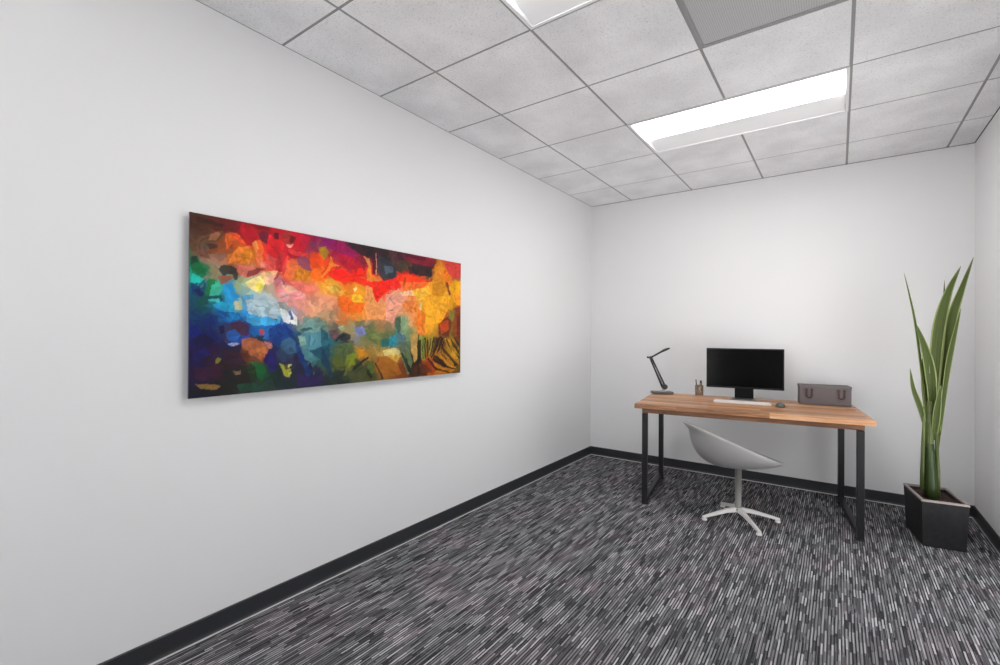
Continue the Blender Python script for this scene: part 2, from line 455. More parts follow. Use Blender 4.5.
# ceiling lights: white frame, shallow side reflectors, bright lens
def ceiling_light(y0, y1, label):
    e = empty('ceiling_light', ((lx0 + lx1) / 2, (y0 + y1) / 2, H))
    hx, hy = (lx1 - lx0) / 2 - 0.004, (y1 - y0) / 2 - 0.004
    f = 0.016
    bm = nb()
    for q in ((-hx, hx, -hy, -hy + f), (-hx, hx, hy - f, hy), (-hx, -hx + f, -hy + f, hy - f), (hx - f, hx, -hy + f, hy - f)):
        box(bm, *q, -0.003, 0.012)
    obj('frame', bm, M['white_enamel'], e)
    D = 0.036; ya, yb = -hy + 0.05, hy - 0.185
    bm = nb()
    def quad(*p): bm.faces.new([bm.verts.new(v) for v in p])
    xi = hx - f - 0.002; yi = hy - f - 0.002
    quad((-xi, ya, D), (xi, ya, D), (xi, -yi, 0.0), (-xi, -yi, 0.0))
    quad((-xi, yb, D), (-xi, yi, 0.0), (xi, yi, 0.0), (xi, yb, D))
    quad((-xi, ya, D), (-xi, -yi, 0.0), (-xi, yi, 0.0), (-xi, yb, D))
    quad((xi, ya, D), (xi, yb, D), (xi, yi, 0.0), (xi, -yi, 0.0))
    obj('reflector', bm, M['white_enamel'], e)
    bm = nb()
    n = 8; prev = None
    for k in range(n + 1):
        tt = k / n; y = ya + (yb - ya) * tt; z = D - 0.005 * math.sin(PI * tt)
        cur = (bm.verts.new((-xi, y, z)), bm.verts.new((xi, y, z)))
        if prev: bm.faces.new((prev[0], cur[0], cur[1], prev[1]))
        prev = cur
    for fc in bm.faces:
        fc.normal_update()
        if fc.normal.z > 0: fc.normal_flip()
    obj('diffuser', bm, M['diffuser'], e, smooth=True)
    bm = nb()
    box(bm, -hx, hx, -hy, hy, 0.050, 0.09)
    obj('housing', bm, M['white_enamel'], e)
    tag(e, label, 'ceiling light', 'recessed ceiling lights')
ceiling_light(row_y(3), row_y(4), 'long lit rectangular light in the white tiled ceiling above the desk, seen whole')
ceiling_light(row_y(0), row_y(1), 'recessed ceiling light cut off by the top edge of the photo')

def air_vent():
    x0, x1, y0, y1 = vent_cell
    e = empty('air_vent', ((x0 + x1) / 2, (y0 + y1) / 2, H))
    h = TILE / 2 - 0.004
    bm = nb(); f = 0.014
    for q in ((-h, h, -h, -h + f), (-h, h, h - f, h), (-h, -h + f, -h + f, h - f), (h - f, h, -h + f, h - f)):
        box(bm, *q, 0.0, 0.012)
    obj('frame', bm, M['grid'], e)
    bm = nb(); box(bm, -h + f, h - f, -h + f, h - f, 0.004, 0.008)
    obj('perforated_panel', bm, M['vent_metal'], e)
    tag(e, 'square grey perforated air vent panel set in the white tiled ceiling', 'air vent')
air_vent()

# ---------------------------------------------------------------- the painting
ART_SEEDS = """18,428,4d2a18 68,430,5a2418 25,399,5a3620 61,397,7a4426 25,368,5c463a 40,358,6d5a4c 76,376,a0562c 99,395,8c3c1e 122,428,8a1220 91,434,6b1c1c 107,380,c05a22 146,420,c01028 122,391,d05020 130,367,e08020 155,362,c87818 107,352,d07022 91,346,c07038 54,341,b0806a 61,318,a08870 26,345,8a6250 91,317,905a48 15,324,0d6a44 19,309,0f7a4c 12,289,18b0a0 9,259,0c5a80 26,268,0a4a78 44,293,988c68 47,277,1a8060 55,270,30b090 69,267,3cc0a0 92,265,3090c8 100,257,2a9ad8 115,283,a0b080 131,293,b0b890 115,234,90c0b0 147,261,a0c8c8 139,235,60b0d8 164,237,a8c8d8 181,255,c0cccc 173,220,80b8d8 208,239,d0c0c8 217,222,a8bcd0 190,281,b8a888 180,434,a01020 215,440,c01028 206,395,d81830 243,419,c82030 290,427,c80a2a 225,363,e83040 252,376,d01838 180,366,f04a30 163,380,e84028 331,438,981048 362,438,8c1060 384,432,8a1068 418,428,a01060 441,411,a01070 476,447,402030 526,434,402028 465,394,a01848 441,381,c02030 514,391,8a1838 395,405,b01040 331,405,983050 363,405,906038 272,324,e08820 311,328,e87818 342,369,f06010 352,342,f86808 262,341,e07838 243,339,e84848 234,302,f06060 272,297,f07070 244,268,f09888 282,261,f0a090 332,283,f08868 353,257,e8a080 312,245,e8a088 332,227,e8a880 374,248,f0a880 374,306,f8b030 407,299,f0b838 396,269,f0a070 442,282,f09020 490,295,f0a020 465,324,f06010 418,339,f03010 385,355,f05010 489,347,f02010 540,352,f03818 593,325,f82010 540,310,f08030 541,257,f0a858 490,255,f08818 454,243,f08020 490,224,f09830 419,231,c88860 397,211,b09078 431,212,d08040 594,260,f0a070 622,229,f09870 680,265,f0a878 665,298,f0a888 593,422,302028 607,380,505860 635,373,3c4448 679,422,482030 740,431,902038 805,439,a01830 679,389,383020 740,396,403028 822,417,702828 806,385,402020 679,355,f02818 741,361,e82018 773,341,f07028 710,324,f08030 930,430,d04038 968,422,c03030 875,399,e09018 911,390,e88018 988,398,a05040 823,333,f0a020 875,337,e09818 931,329,e8a828 988,359,e0a010 950,292,e0a018 841,274,f0b020 773,270,f0a838 741,257,f0a060 824,225,f8b820 894,227,c06818 950,229,a07020 989,243,904020 807,188,f0a828 758,199,f08828 711,198,e0a878 989,191,903820 932,178,8a6818 353,190,709080 312,180,7c9890 333,152,60908c 364,143,5a9498 292,143,306878 303,115,5a8888 354,105,1c5868 386,133,286870 333,87,3c7c78 376,85,2c5c58 387,56,3c5038 443,102,585c38 420,83,606820 408,172,706858 443,172,a89868 431,142,303c38 478,183,a09868 491,173,9098b0 516,152,888858 541,163,707850 595,174,a08050 609,152,687860 651,152,4c8080 595,120,807838 504,90,c08820 467,82,889020 492,50,404828 542,37,404820 596,55,a06818 595,98,c8a050 623,87,c89838 667,29,804010 680,186,809070 711,141,6c7c58 637,130,30808c 742,164,b0a060 775,117,707028 825,128,a88830 895,127,785020 951,114,b08820 990,139,704018 914,65,b07820 808,45,b05810 878,29,b87010 971,37,705010 743,48,382010 26,229,0c5058 40,246,0c6048 19,206,0c3c68 20,175,0a2078 48,191,102c70 55,160,0c1c60 27,137,180c58 48,121,281048 20,98,20104c 27,52,28103c 63,65,38102c 93,88,28181c 56,97,301038 93,128,1c1c48 116,111,301c24 108,168,482840 132,177,204080 92,184,283860 140,210,1090d0 77,216,1468a0 69,232,187890 116,152,2850a0 148,119,7c4830 174,118,a06038 157,93,704028 173,169,704048 157,144,2c3c50 199,195,1080c8 182,203,40a8d8 226,179,1050a8 244,161,0c4c90 199,152,104890 226,135,103c70 254,125,3c6078 245,99,2c4060 208,109,181c58 191,92,200c50 183,58,0c5030 157,68,183828 218,56,142c28 133,45,202018 93,39,202018 56,19,181820 28,13,141828 255,63,302848 293,88,241848 283,134,14204c 303,51,201840 334,30,201840 274,26,202838 376,18,202c30 421,24,203028 124,86,2c2020 125,62,241820"""
ART_STROKES = """
66462c 3,391 34,400 75,419 82,405 45,371 24,356 3,357
6a5648 14,370 45,382 64,381 46,355 21,351
8c4a24 67,394 90,418 102,412 79,384 56,356 35,357
d06020 82,413 102,418 114,410 134,393 114,385 98,387 86,369 83,384
e88830 114,385 142,390 150,370 142,343 114,340 87,336 98,358
c87c14 126,381 146,382 142,356 122,349
f05828 94,417 110,413 130,398 118,394 102,404
b80c26 117,444 142,444 158,443 163,418 150,391 130,392 117,415
800820 142,448 193,450 193,441 158,439
6c2038 165,429 184,437 197,424 189,401 171,407
e82830 193,432 211,422 238,414 234,368 202,364 185,379
f07030 159,405 171,409 180,387 176,373 159,358
f08048 159,379 172,377 185,344 168,338 159,354
e86058 185,375 216,366 230,345 203,329 189,341
d83838 216,379 239,387 234,346 216,317 203,303 212,334
f09080 163,354 185,353 189,338 172,338
e07868 110,335 142,339 176,335 181,329 151,311 130,300 110,319
8c3438 138,324 172,336 185,334 155,315 134,305
f8c890 176,322 212,334 230,328 207,303 181,288 159,303
f8e090 130,290 159,311 176,313 185,292 168,263 147,276
e8d850 159,290 176,296 181,283 166,269
f8b8a8 194,315 207,325 212,304 190,288
c08088 207,312 230,319 239,302 226,283 212,290
c03040 218,384 230,368 234,337 221,313 209,308 225,345
a00c28 248,388 277,397 307,387 297,377 258,371
8c4868 277,374 297,390 312,379 325,343 302,345 282,356
e07040 248,366 277,360 282,333 258,308 239,320
d88820 272,341 302,345 322,342 318,309 277,305 268,323
f05010 327,399 348,403 364,381 359,351 328,348 317,379
f87810 328,348 359,361 370,343 354,317 328,315
a88018 348,417 370,425 381,407 364,381 348,398
501028 211,438 222,440 222,420 211,422
a83830 234,440 252,445 267,432 262,413 238,414
700c20 252,438 272,437 267,418 253,420
f8b098 243,410 267,414 257,401 248,401
784060 317,433 337,429 332,410 319,415
0a3c30 3,343 17,345 19,328 14,320 3,326
0c7040 3,324 21,332 33,318 35,303 28,294 17,297 4,303
20c0b0 4,303 17,297 32,290 21,278 4,280
0c3c70 4,280 18,274 32,259 28,243 11,250 4,253
0a1c48 7,261 18,266 32,257 25,247
107840 42,295 61,293 57,281 48,278 50,261 39,252 34,255 39,275
48c0a0 50,278 68,286 76,271 65,254 46,252
28a0d8 76,279 99,289 107,273 103,252 99,223 84,239
1c2c28 64,322 75,331 98,332 110,323 112,298 102,295 98,309 87,308 79,299 72,310
9c5840 64,302 79,303 98,305 87,288 72,282
0c5058 28,247 46,252 72,254 82,235 74,233 68,246 46,245 43,232 32,228
50c8c0 44,242 66,246 70,236 46,237
d8d0a8 103,240 119,241 123,220 107,220
68a8d0 123,258 155,260 152,215 127,221
f0a0a0 230,305 278,287 308,271 278,250 230,265 216,282
f08070 249,303 297,312 328,291 318,276 268,286
e8b0b0 221,274 254,276 249,249 226,252
90a098 217,247 244,244 261,227 245,221 226,234
60404c 230,312 242,295 235,297
d04878 263,290 283,285 278,278 263,281
1060a8 54,233 80,223 115,212 131,192 88,182 61,206
28a8d0 50,229 76,239 103,232 111,212 88,211 65,218
1880b8 88,207 111,212 123,200 92,187 84,194
b8ccd0 135,246 212,251 231,225 231,199 186,202 139,209
48b0e0 135,206 186,202 226,194 213,181 156,175 135,188
0c70b8 144,179 213,181 231,172 204,141 152,150 144,167
e8ece8 226,230 245,226 259,209 254,186 240,190 231,208
f8f8f0 259,227 278,205 278,182 264,186 249,195 269,200
58b8d8 221,207 231,208 231,190 219,185
0c4088 195,172 240,186 269,163 250,145 222,119 199,137
083878 240,186 259,168 289,117 314,65 325,37 309,33 279,99 254,154
4c2840 95,183 119,195 139,179 144,154 131,150 99,166
10104c 67,176 78,178 80,164 75,156 67,162
2464b0 84,162 107,170 119,154 111,138 92,138 84,150
b0b8e0 90,132 111,135 119,133 100,125
b06840 123,142 144,146 178,137 195,119 191,98 174,81 144,104 124,113
c87840 156,120 186,120 191,98 174,90
c08070 182,137 204,132 209,119 195,115
c05048 167,171 182,167 182,158 169,156
203040 160,154 182,154 182,141 165,137
602c18 124,121 140,112 148,95 132,83 120,96
0c6830 144,83 178,77 187,59 178,34 165,39 161,65
203818 136,79 161,65 165,35 144,36
240c68 187,102 213,110 223,57 196,54 187,76
381830 77,114 120,117 124,79 104,64 81,85
8c8028 60,94 67,98 75,92 69,82 62,82
281c48 51,107 84,101 88,93 79,87 67,102 55,94
907038 14,34 48,32 74,23 59,17 26,22
907860 98,60 124,61 124,52 104,52
3c6888 231,132 255,150 274,136 279,104 250,100 231,114
a8a838 227,74 250,69 260,55 255,32 241,38
303818 236,74 260,68 265,59 243,56
c8c890 250,69 265,69 255,59
c0c870 250,46 262,48 255,37
5890a0 279,150 308,164 361,169 383,125 329,107 289,122
80a8a0 288,173 318,206 355,188 350,164 308,159
1c5868 288,173 324,176 329,169 298,164
8cb0a0 279,152 303,150 309,126 289,122
105068 319,107 383,125 389,32 356,78
508890 289,117 324,103 345,83 324,70 304,85
301c58 279,40 362,29 362,5 280,5
c8a078 337,218 397,230 419,201 364,195
e83c10 381,392 391,394 397,371 424,372 387,352 366,327 356,321 356,344 376,364
f89030 384,393 390,393 397,374 421,370 386,359 356,321 356,335 381,365
f82010 381,351 424,361 463,351 516,337 572,337 665,362 694,349 652,313 604,314 585,287 566,266 553,285 547,315 510,316 463,327 419,318 381,333
f84010 658,372 723,373 800,364 792,355 723,346 665,335 651,350
f82818 547,315 604,325 585,292 569,263 550,290
f0a060 522,317 547,315 553,270 572,256 605,268 605,206 523,204 516,277
f0a840 364,308 387,315 424,300 441,282 414,275 377,277 361,290
f8c030 464,284 498,286 522,263 469,260
f87008 414,275 452,278 464,260 516,258 505,228 441,225 414,247
f8e0a0 472,301 483,309 486,300 475,292
e09048 509,412 534,408 543,384 540,354 585,348 588,341 528,333 522,357 531,383
f08820 528,378 543,374 546,355 578,353 585,343 528,338
2c2028 451,447 571,446 552,416 503,414 462,437
481028 546,420 568,433 568,357 549,360
dca890 560,429 563,429 565,357 561,359
303840 568,423 597,422 651,392 644,354 598,339 585,348 568,367
586470 597,391 637,396 637,375 604,361
4c4030 651,413 693,424 723,417 715,389 665,378
302428 708,399 753,415 832,419 832,379 800,376 715,378
801830 679,444 799,444 848,433 832,416 753,415 693,424
e09028 832,367 857,411 882,434 899,430 882,396 874,371
b0402c 800,364 832,373 832,359 792,355
d84840 899,433 971,448 1004,440 999,390 962,380 926,401
701818 900,365 922,364 940,317 926,314 917,340
f0b010 944,360 999,377 1000,328 963,313 944,336
f8a020 953,325 1000,340 1000,278 972,277
f0a890 605,294 673,293 687,262 652,228 639,196 605,206
b88878 621,284 652,265 645,260 618,279
906850 612,237 635,243 639,238 615,235
f08838 694,278 754,282 754,238 702,236 680,261
f8d090 765,277 777,278 776,210 766,210
f8b028 784,295 935,311 927,257 884,202 801,194 781,233
f0c8a0 666,303 723,319 754,299 680,294
f8c040 723,319 816,343 824,315 761,277
6c4c50 383,168 409,173 420,159 404,136 388,150
28343c 415,150 436,164 464,154 459,140 426,136
2c1c1c 404,140 436,159 442,154 409,133
8088c0 473,183 511,179 523,159 499,150 482,164
a0b088 414,178 436,187 442,173 425,168
7c7850 476,198 517,204 517,184 482,179
586c40 409,126 465,130 482,96 437,69 410,94
808c20 448,88 482,101 488,82 443,59
d89010 488,106 512,105 524,90 494,76
383c20 471,53 530,82 536,77 483,43 465,34
1c1c10 468,46 530,81 534,77 474,39
586c28 530,65 555,59 555,24 530,30
181410 558,64 564,64 600,5 587,6
1c1810 530,45 552,11 543,9 524,26
186070 357,177 380,159 383,122 368,109 357,114
103c58 357,114 368,109 399,29 394,16 358,73
707c48 523,174 586,165 653,171 653,149 580,119 523,140
3090a0 626,149 674,165 681,133 639,118 612,124
107070 586,139 619,144 619,118 586,114
e0d088 593,103 646,112 674,96 661,75 600,82
d0a040 613,87 682,85 647,49 633,71
a86818 567,79 606,82 654,59 682,15 600,8 574,43
80a078 673,219 706,220 717,155 718,100 681,139
406050 646,213 673,224 674,181 667,155 646,186
60705c 653,134 717,133 718,95 674,91
688058 674,91 718,95 733,56 711,8 689,47
182810 674,91 685,90 726,29 718,13 704,30
607c88 653,155 688,160 703,133 660,128
d0a860 717,155 755,160 755,66 740,50 725,100
f08830 751,194 793,194 793,155 755,155
101c14 755,133 774,138 775,60 756,38
90a040 776,149 794,149 794,59 777,59
383010 790,144 799,144 802,70 794,64
202008 809,149 818,109 812,69 806,75 803,126
a09030 818,149 834,143 830,92 818,81
201c10 838,149 850,143 830,80 822,75 830,109
3c1c14 850,143 884,149 859,97 834,86
201008 884,149 897,143 876,96 859,79 872,114
6c2c18 867,196 927,233 945,203 928,149 867,155
c04c18 875,202 927,215 928,179 884,155
c8901c 901,143 937,137 983,75 993,32 946,70
201810 884,126 911,95 984,32 965,27 902,72
241410 937,143 974,112 992,87 993,75 955,107
b87c20 885,96 956,46 965,27 902,60
2c1010 843,80 885,61 956,21 947,13 876,38 835,57
3c1c18 834,69 885,43 956,15 920,14 851,45
c07c10 835,57 911,24 984,14 938,4 835,11
98380c 786,53 835,57 868,20 835,5 771,21
281808 756,33 795,25 811,1 756,4
905020 945,252 991,248 992,155 964,149 945,191
782418 973,235 1001,239 1002,124 978,155
808038 936,257 963,253 954,204 927,227
1c0c08 802,64 812,67 860,27 938,7 934,3 851,19
241008 851,74 861,76 902,42 974,16 971,11 894,34
1c1008 910,137 919,138 955,94 997,62 995,55 946,86
2c180c 955,149 962,150 997,112 999,99 973,125
140c08 863,137 871,139 859,97 830,66 826,72 851,103
181008 895,131 902,131 885,84 920,59 915,56 878,82
201408 761,155 766,155 768,60 762,55
282410 783,149 787,149 789,65 784,60
181408 824,143 828,143 824,98 818,92
d0a030 921,134 928,134 969,82 993,50 988,44 955,76
c89028 876,73 885,73 929,41 974,23 971,19 920,32
201818 696,79 700,79 726,12 718,7
603010 771,43 802,44 835,17 803,7 767,18
3c1c14 13,443 49,438 78,436 71,427 34,428 13,427
a06a48 45,402 63,413 69,408 60,391 42,386
4c3024 35,377 64,383 67,376 45,365
7c5040 7,357 31,365 46,343 24,344
f8a050 150,399 159,407 167,389 161,375
e04040 248,397 307,392 297,381 253,384
c01840 276,447 317,443 312,421 287,421
f8c0a0 230,292 258,294 288,279 249,273
1c1860 8,112 36,123 51,107 29,92 12,92
140c44 8,146 32,158 58,142 47,122 15,123
0c3060 8,192 32,189 47,166 22,162
3c1438 16,73 51,75 66,54 37,40 16,46
201c20 73,66 104,60 124,38 89,32
1c4838 112,26 153,27 196,15 179,4 120,5
102c28 205,40 241,24 280,17 275,6 214,7
a00858 386,435 429,444 486,421 463,408 407,410
c01030 413,411 480,401 510,375 452,364 424,375
5c1030 693,451 799,446 791,434 693,435
f87838 665,346 723,346 800,356 753,329 680,320
f8c858 371,304 403,305 419,294 392,283
e87818 754,254 801,234 793,188 762,188
d89018 832,350 900,374 926,335 874,307 832,310
"""

def build_painting():
    y0, y1, z0, z1, xf = 0.828, 2.562, 1.050, 1.832, XL + 0.034
    NX, NY = 440, 200
    s = (np.arange(NX + 1) / NX * 1000)[None, :].repeat(NY + 1, 0)
    t = (np.arange(NY + 1) / NY * 450)[:, None].repeat(NX + 1, 1)
    rng = np.random.default_rng(11)
    def lin(h):
        c = np.array([int(h[i:i + 2], 16) / 255 for i in (0, 2, 4)])
        return np.where(c > 0.04045, ((c + 0.055) / 1.055) ** 2.4, c / 12.92)
    seeds = [q.split(',') for q in ART_SEEDS.split()]
    sp = np.array([[float(a), float(b)] for a, b, c in seeds]); scol = np.array([lin(c) for a, b, c in seeds])
    def idw(P):
        dd = ((P[:, None, :] - sp[None]) ** 2).sum(2) + 20.0
        w = dd ** -2.2
        return (w @ scol) / w.sum(1)[:, None]
    def vnoise(px, py, cell, seed):
        g = np.random.default_rng(seed).random((64, 128))
        u_, v_ = px / cell + 2, py / cell + 2
        i, j = np.floor(u_).astype(int) % 126, np.floor(v_).astype(int) % 62
        a, b = u_ - np.floor(u_), v_ - np.floor(v_)
        a = a * a * (3 - 2 * a); b = b * b * (3 - 2 * b)
        return (g[j, i] * (1 - a) * (1 - b) + g[j, i + 1] * a * (1 - b) + g[j + 1, i] * (1 - a) * b + g[j + 1, i + 1] * a * b) - 0.5
    ws = s + 26 * vnoise(s, t, 40, 1) + 9 * vnoise(s, t, 14, 2)
    wt = t + 20 * vnoise(s, t, 36, 3) + 9 * vnoise(s, t, 13, 4)
    # facets of loose brushwork
    NC = 3200
    cp = np.stack([rng.uniform(-20, 1020, NC), rng.uniform(-20, 470, NC)], 1)
    ang = rng.uniform(0, PI, NC)
    jit = 1 + rng.normal(0, 0.14, (NC, 1)) + rng.normal(0, 0.04, (NC, 3))
    ccol = idw(cp + rng.normal(0, 5, cp.shape)) * np.clip(jit, 0.6, 1.45)
    P = np.stack([ws.ravel(), wt.ravel()], 1)
    col = np.zeros((P.shape[0], 3)); fac = np.ones((P.shape[0], 1))
    fj = 1 + rng.normal(0, 0.13, NC)
    for k in range(0, P.shape[0], 6000):
        q = P[k:k + 6000]
        dx = q[:, None, 0] - cp[None, :, 0]; dy = q[:, None, 1] - cp[None, :, 1]
        a = dx * np.cos(ang) + dy * np.sin(ang); b = -dx * np.sin(ang) + dy * np.cos(ang)
        ix = (a * a * 0.25 + b * b * 2.6).argmin(1)
        fac[k:k + 6000, 0] = fj[ix]
        col[k:k + 6000] = 0.62 * ccol[ix] + 0.38 * idw(q)
    # individual strokes, painted over one another
    wx = (s + 5 * vnoise(s, t, 16, 7)).ravel(); wy = (t + 5 * vnoise(s, t, 16, 8)).ravel()
    grain = 1 + 0.22 * vnoise(s * 0.5 + t * 0.3, t, 7, 9).ravel()[:, None] + 0.25 * vnoise(s, t * 0.6, 30, 10).ravel()[:, None]
    for ln in ART_STROKES.strip().split('\n'):
        f = ln.split(); c = lin(f[0]); pg = np.array([[float(k) for k in q.split(',')] for q in f[1:]])
        inside = np.zeros(len(wx), bool)
        x1, y1_ = pg[-1]
        for x2, y2 in pg:
            if y1_ != y2:
                cond = (y1_ > wy) != (y2 > wy)
                xi = (x2 - x1) * (wy - y1_) / (y2 - y1_) + x1
                inside ^= cond & (wx < xi)
            x1, y1_ = x2, y2
        under = col[inside]
        col[inside] = 0.84 * c * grain[inside] * fac[inside] + 0.16 * under
    col = np.clip(np.clip(col, 0, 1) ** 1.12 * ART_GAIN, 0.002, 1)
    # mesh: a panel with a fine front face; local origin at the lower left corner of the panel
    verts = np.zeros(((NX + 1) * (NY + 1), 3))
    w, h = y1 - y0, z1 - z0
    verts[:, 0] = xf - XL
    verts[:, 1] = s.ravel() / 1000 * w
    verts[:, 2] = t.ravel() / 450 * h
    idx = np.arange((NX + 1) * (NY + 1)).reshape(NY + 1, NX + 1)
    faces = np.stack([idx[:-1, :-1], idx[:-1, 1:], idx[1:, 1:], idx[1:, :-1]], -1).reshape(-1, 4)
    vl = [tuple(v) for v in verts]; fl = [tuple(int(k) for k in f) for f in faces]
    n0 = len(vl); bx = 0.026
    vl += [(bx, 0, 0), (bx, w, 0), (bx, w, h), (bx, 0, h)]
    a, b, c_, d_ = int(idx[0, 0]), int(idx[0, -1]), int(idx[-1, -1]), int(idx[-1, 0])
    edge = [(n0, n0 + 1, b, a), (n0 + 1, n0 + 2, c_, b), (n0 + 2, n0 + 3, d_, c_), (n0 + 3, n0, a, d_), (n0, n0 + 3, n0 + 2, n0 + 1)]
    me = bpy.data.meshes.new('panel')
    me.from_pydata(vl, [], fl + edge)
    ca = me.color_attributes.new('paint', 'FLOAT_COLOR', 'POINT')
    arr = np.ones((len(vl), 4), np.float32); arr[:n0, :3] = col; arr[n0:, :3] = 0.05
    ca.data.foreach_set('color', arr.ravel())
    me.materials.append(M['art']); me.materials.append(M['art_side'])
    for p in me.polygons[len(fl):]: p.material_index = 1
    e = empty('painting', (XL, y0, z0))
    o = bpy.data.objects.new('panel', me); COL.objects.link(o); o.parent = e
    bm = nb()
    for (a0, a1, b0, b1) in ((0.12, w - 0.12, h - 0.12, h - 0.09), (0.12, w - 0.12, 0.09, 0.12), (0.12, 0.15, 0.12, h - 0.12), (w - 0.15, w - 0.12, 0.12, h - 0.12)):
        box(bm, 0.0, 0.026, a0, a1, b0, b1)
    obj('hanging_frame', bm, M['art_side'], e)
    tag(e, 'wide colourful abstract painting in red, orange and blue on the left wall', 'painting')
ART_GAIN = 1.0
build_painting()

# ---------------------------------------------------------------- the desk
DX, DY, DR = -0.6142, 4.1682, 0.133
DW, DD, DH = 1.524, 0.858, 0.7823
def build_desk():
    e = empty('desk', (DX, DY, 0), DR)
    bm = nb(); box(bm, -DW / 2, DW / 2, -DD / 2, DD / 2, DH - 0.036, DH, 0.006, 3)
    obj('tabletop', bm, M['top_wood'], e)
    ax, ay, oy = 0.706, 0.372, -0.035
    bm = nb(); z0, z1 = DH - 0.070, DH - 0.0362; tk = 0.022
    box(bm, -ax, ax, oy - ay, oy - ay + tk, z0, z1, 0.002, 1); box(bm, -ax, ax, oy + ay - tk, oy + ay, z0, z1, 0.002, 1)
    box(bm, -ax, -ax + tk, oy - ay + tk, oy + ay - tk, z0, z1, 0.002, 1); box(bm, ax - tk, ax, oy - ay + tk, oy + ay - tk, z0, z1, 0.002, 1)
    obj('apron', bm, M['apron_wood'], e)
    lx, ly, hw = 0.682, 0.376, 0.020
    for sx in (-1, 1):
        for sy in (-1, 1):
            cx_, cy_ = sx * lx, oy + sy * ly
            bm = nb(); box(bm, cx_ - hw, cx_ + hw, cy_ - hw, cy_ + hw, 0.012, DH - 0.0705, 0.003, 2)
            lg = obj('leg', bm, M['black_steel'], e)
            bm = nb(); lathe(bm, [(0.0, 0.0), (0.024, 0.0), (0.026, 0.004), (0.024, 0.0095), (0.010, 0.010), (0.010, 0.0125), (0, 0.0125)], 20, (cx_, cy_, 0))
            obj('foot_cap', recalc(bm), M['rubber'], lg, True)
        bm = nb(); box(bm, sx * lx - 0.018, sx * lx + 0.018, oy - ly + hw, oy + ly - hw, 0.016, 0.052, 0.003, 2)
        obj('foot_rail', bm, M['black_steel'], e)
    tag(e, 'rectangular wooden plank desk on black square steel legs near the back wall', 'desk')
build_desk()

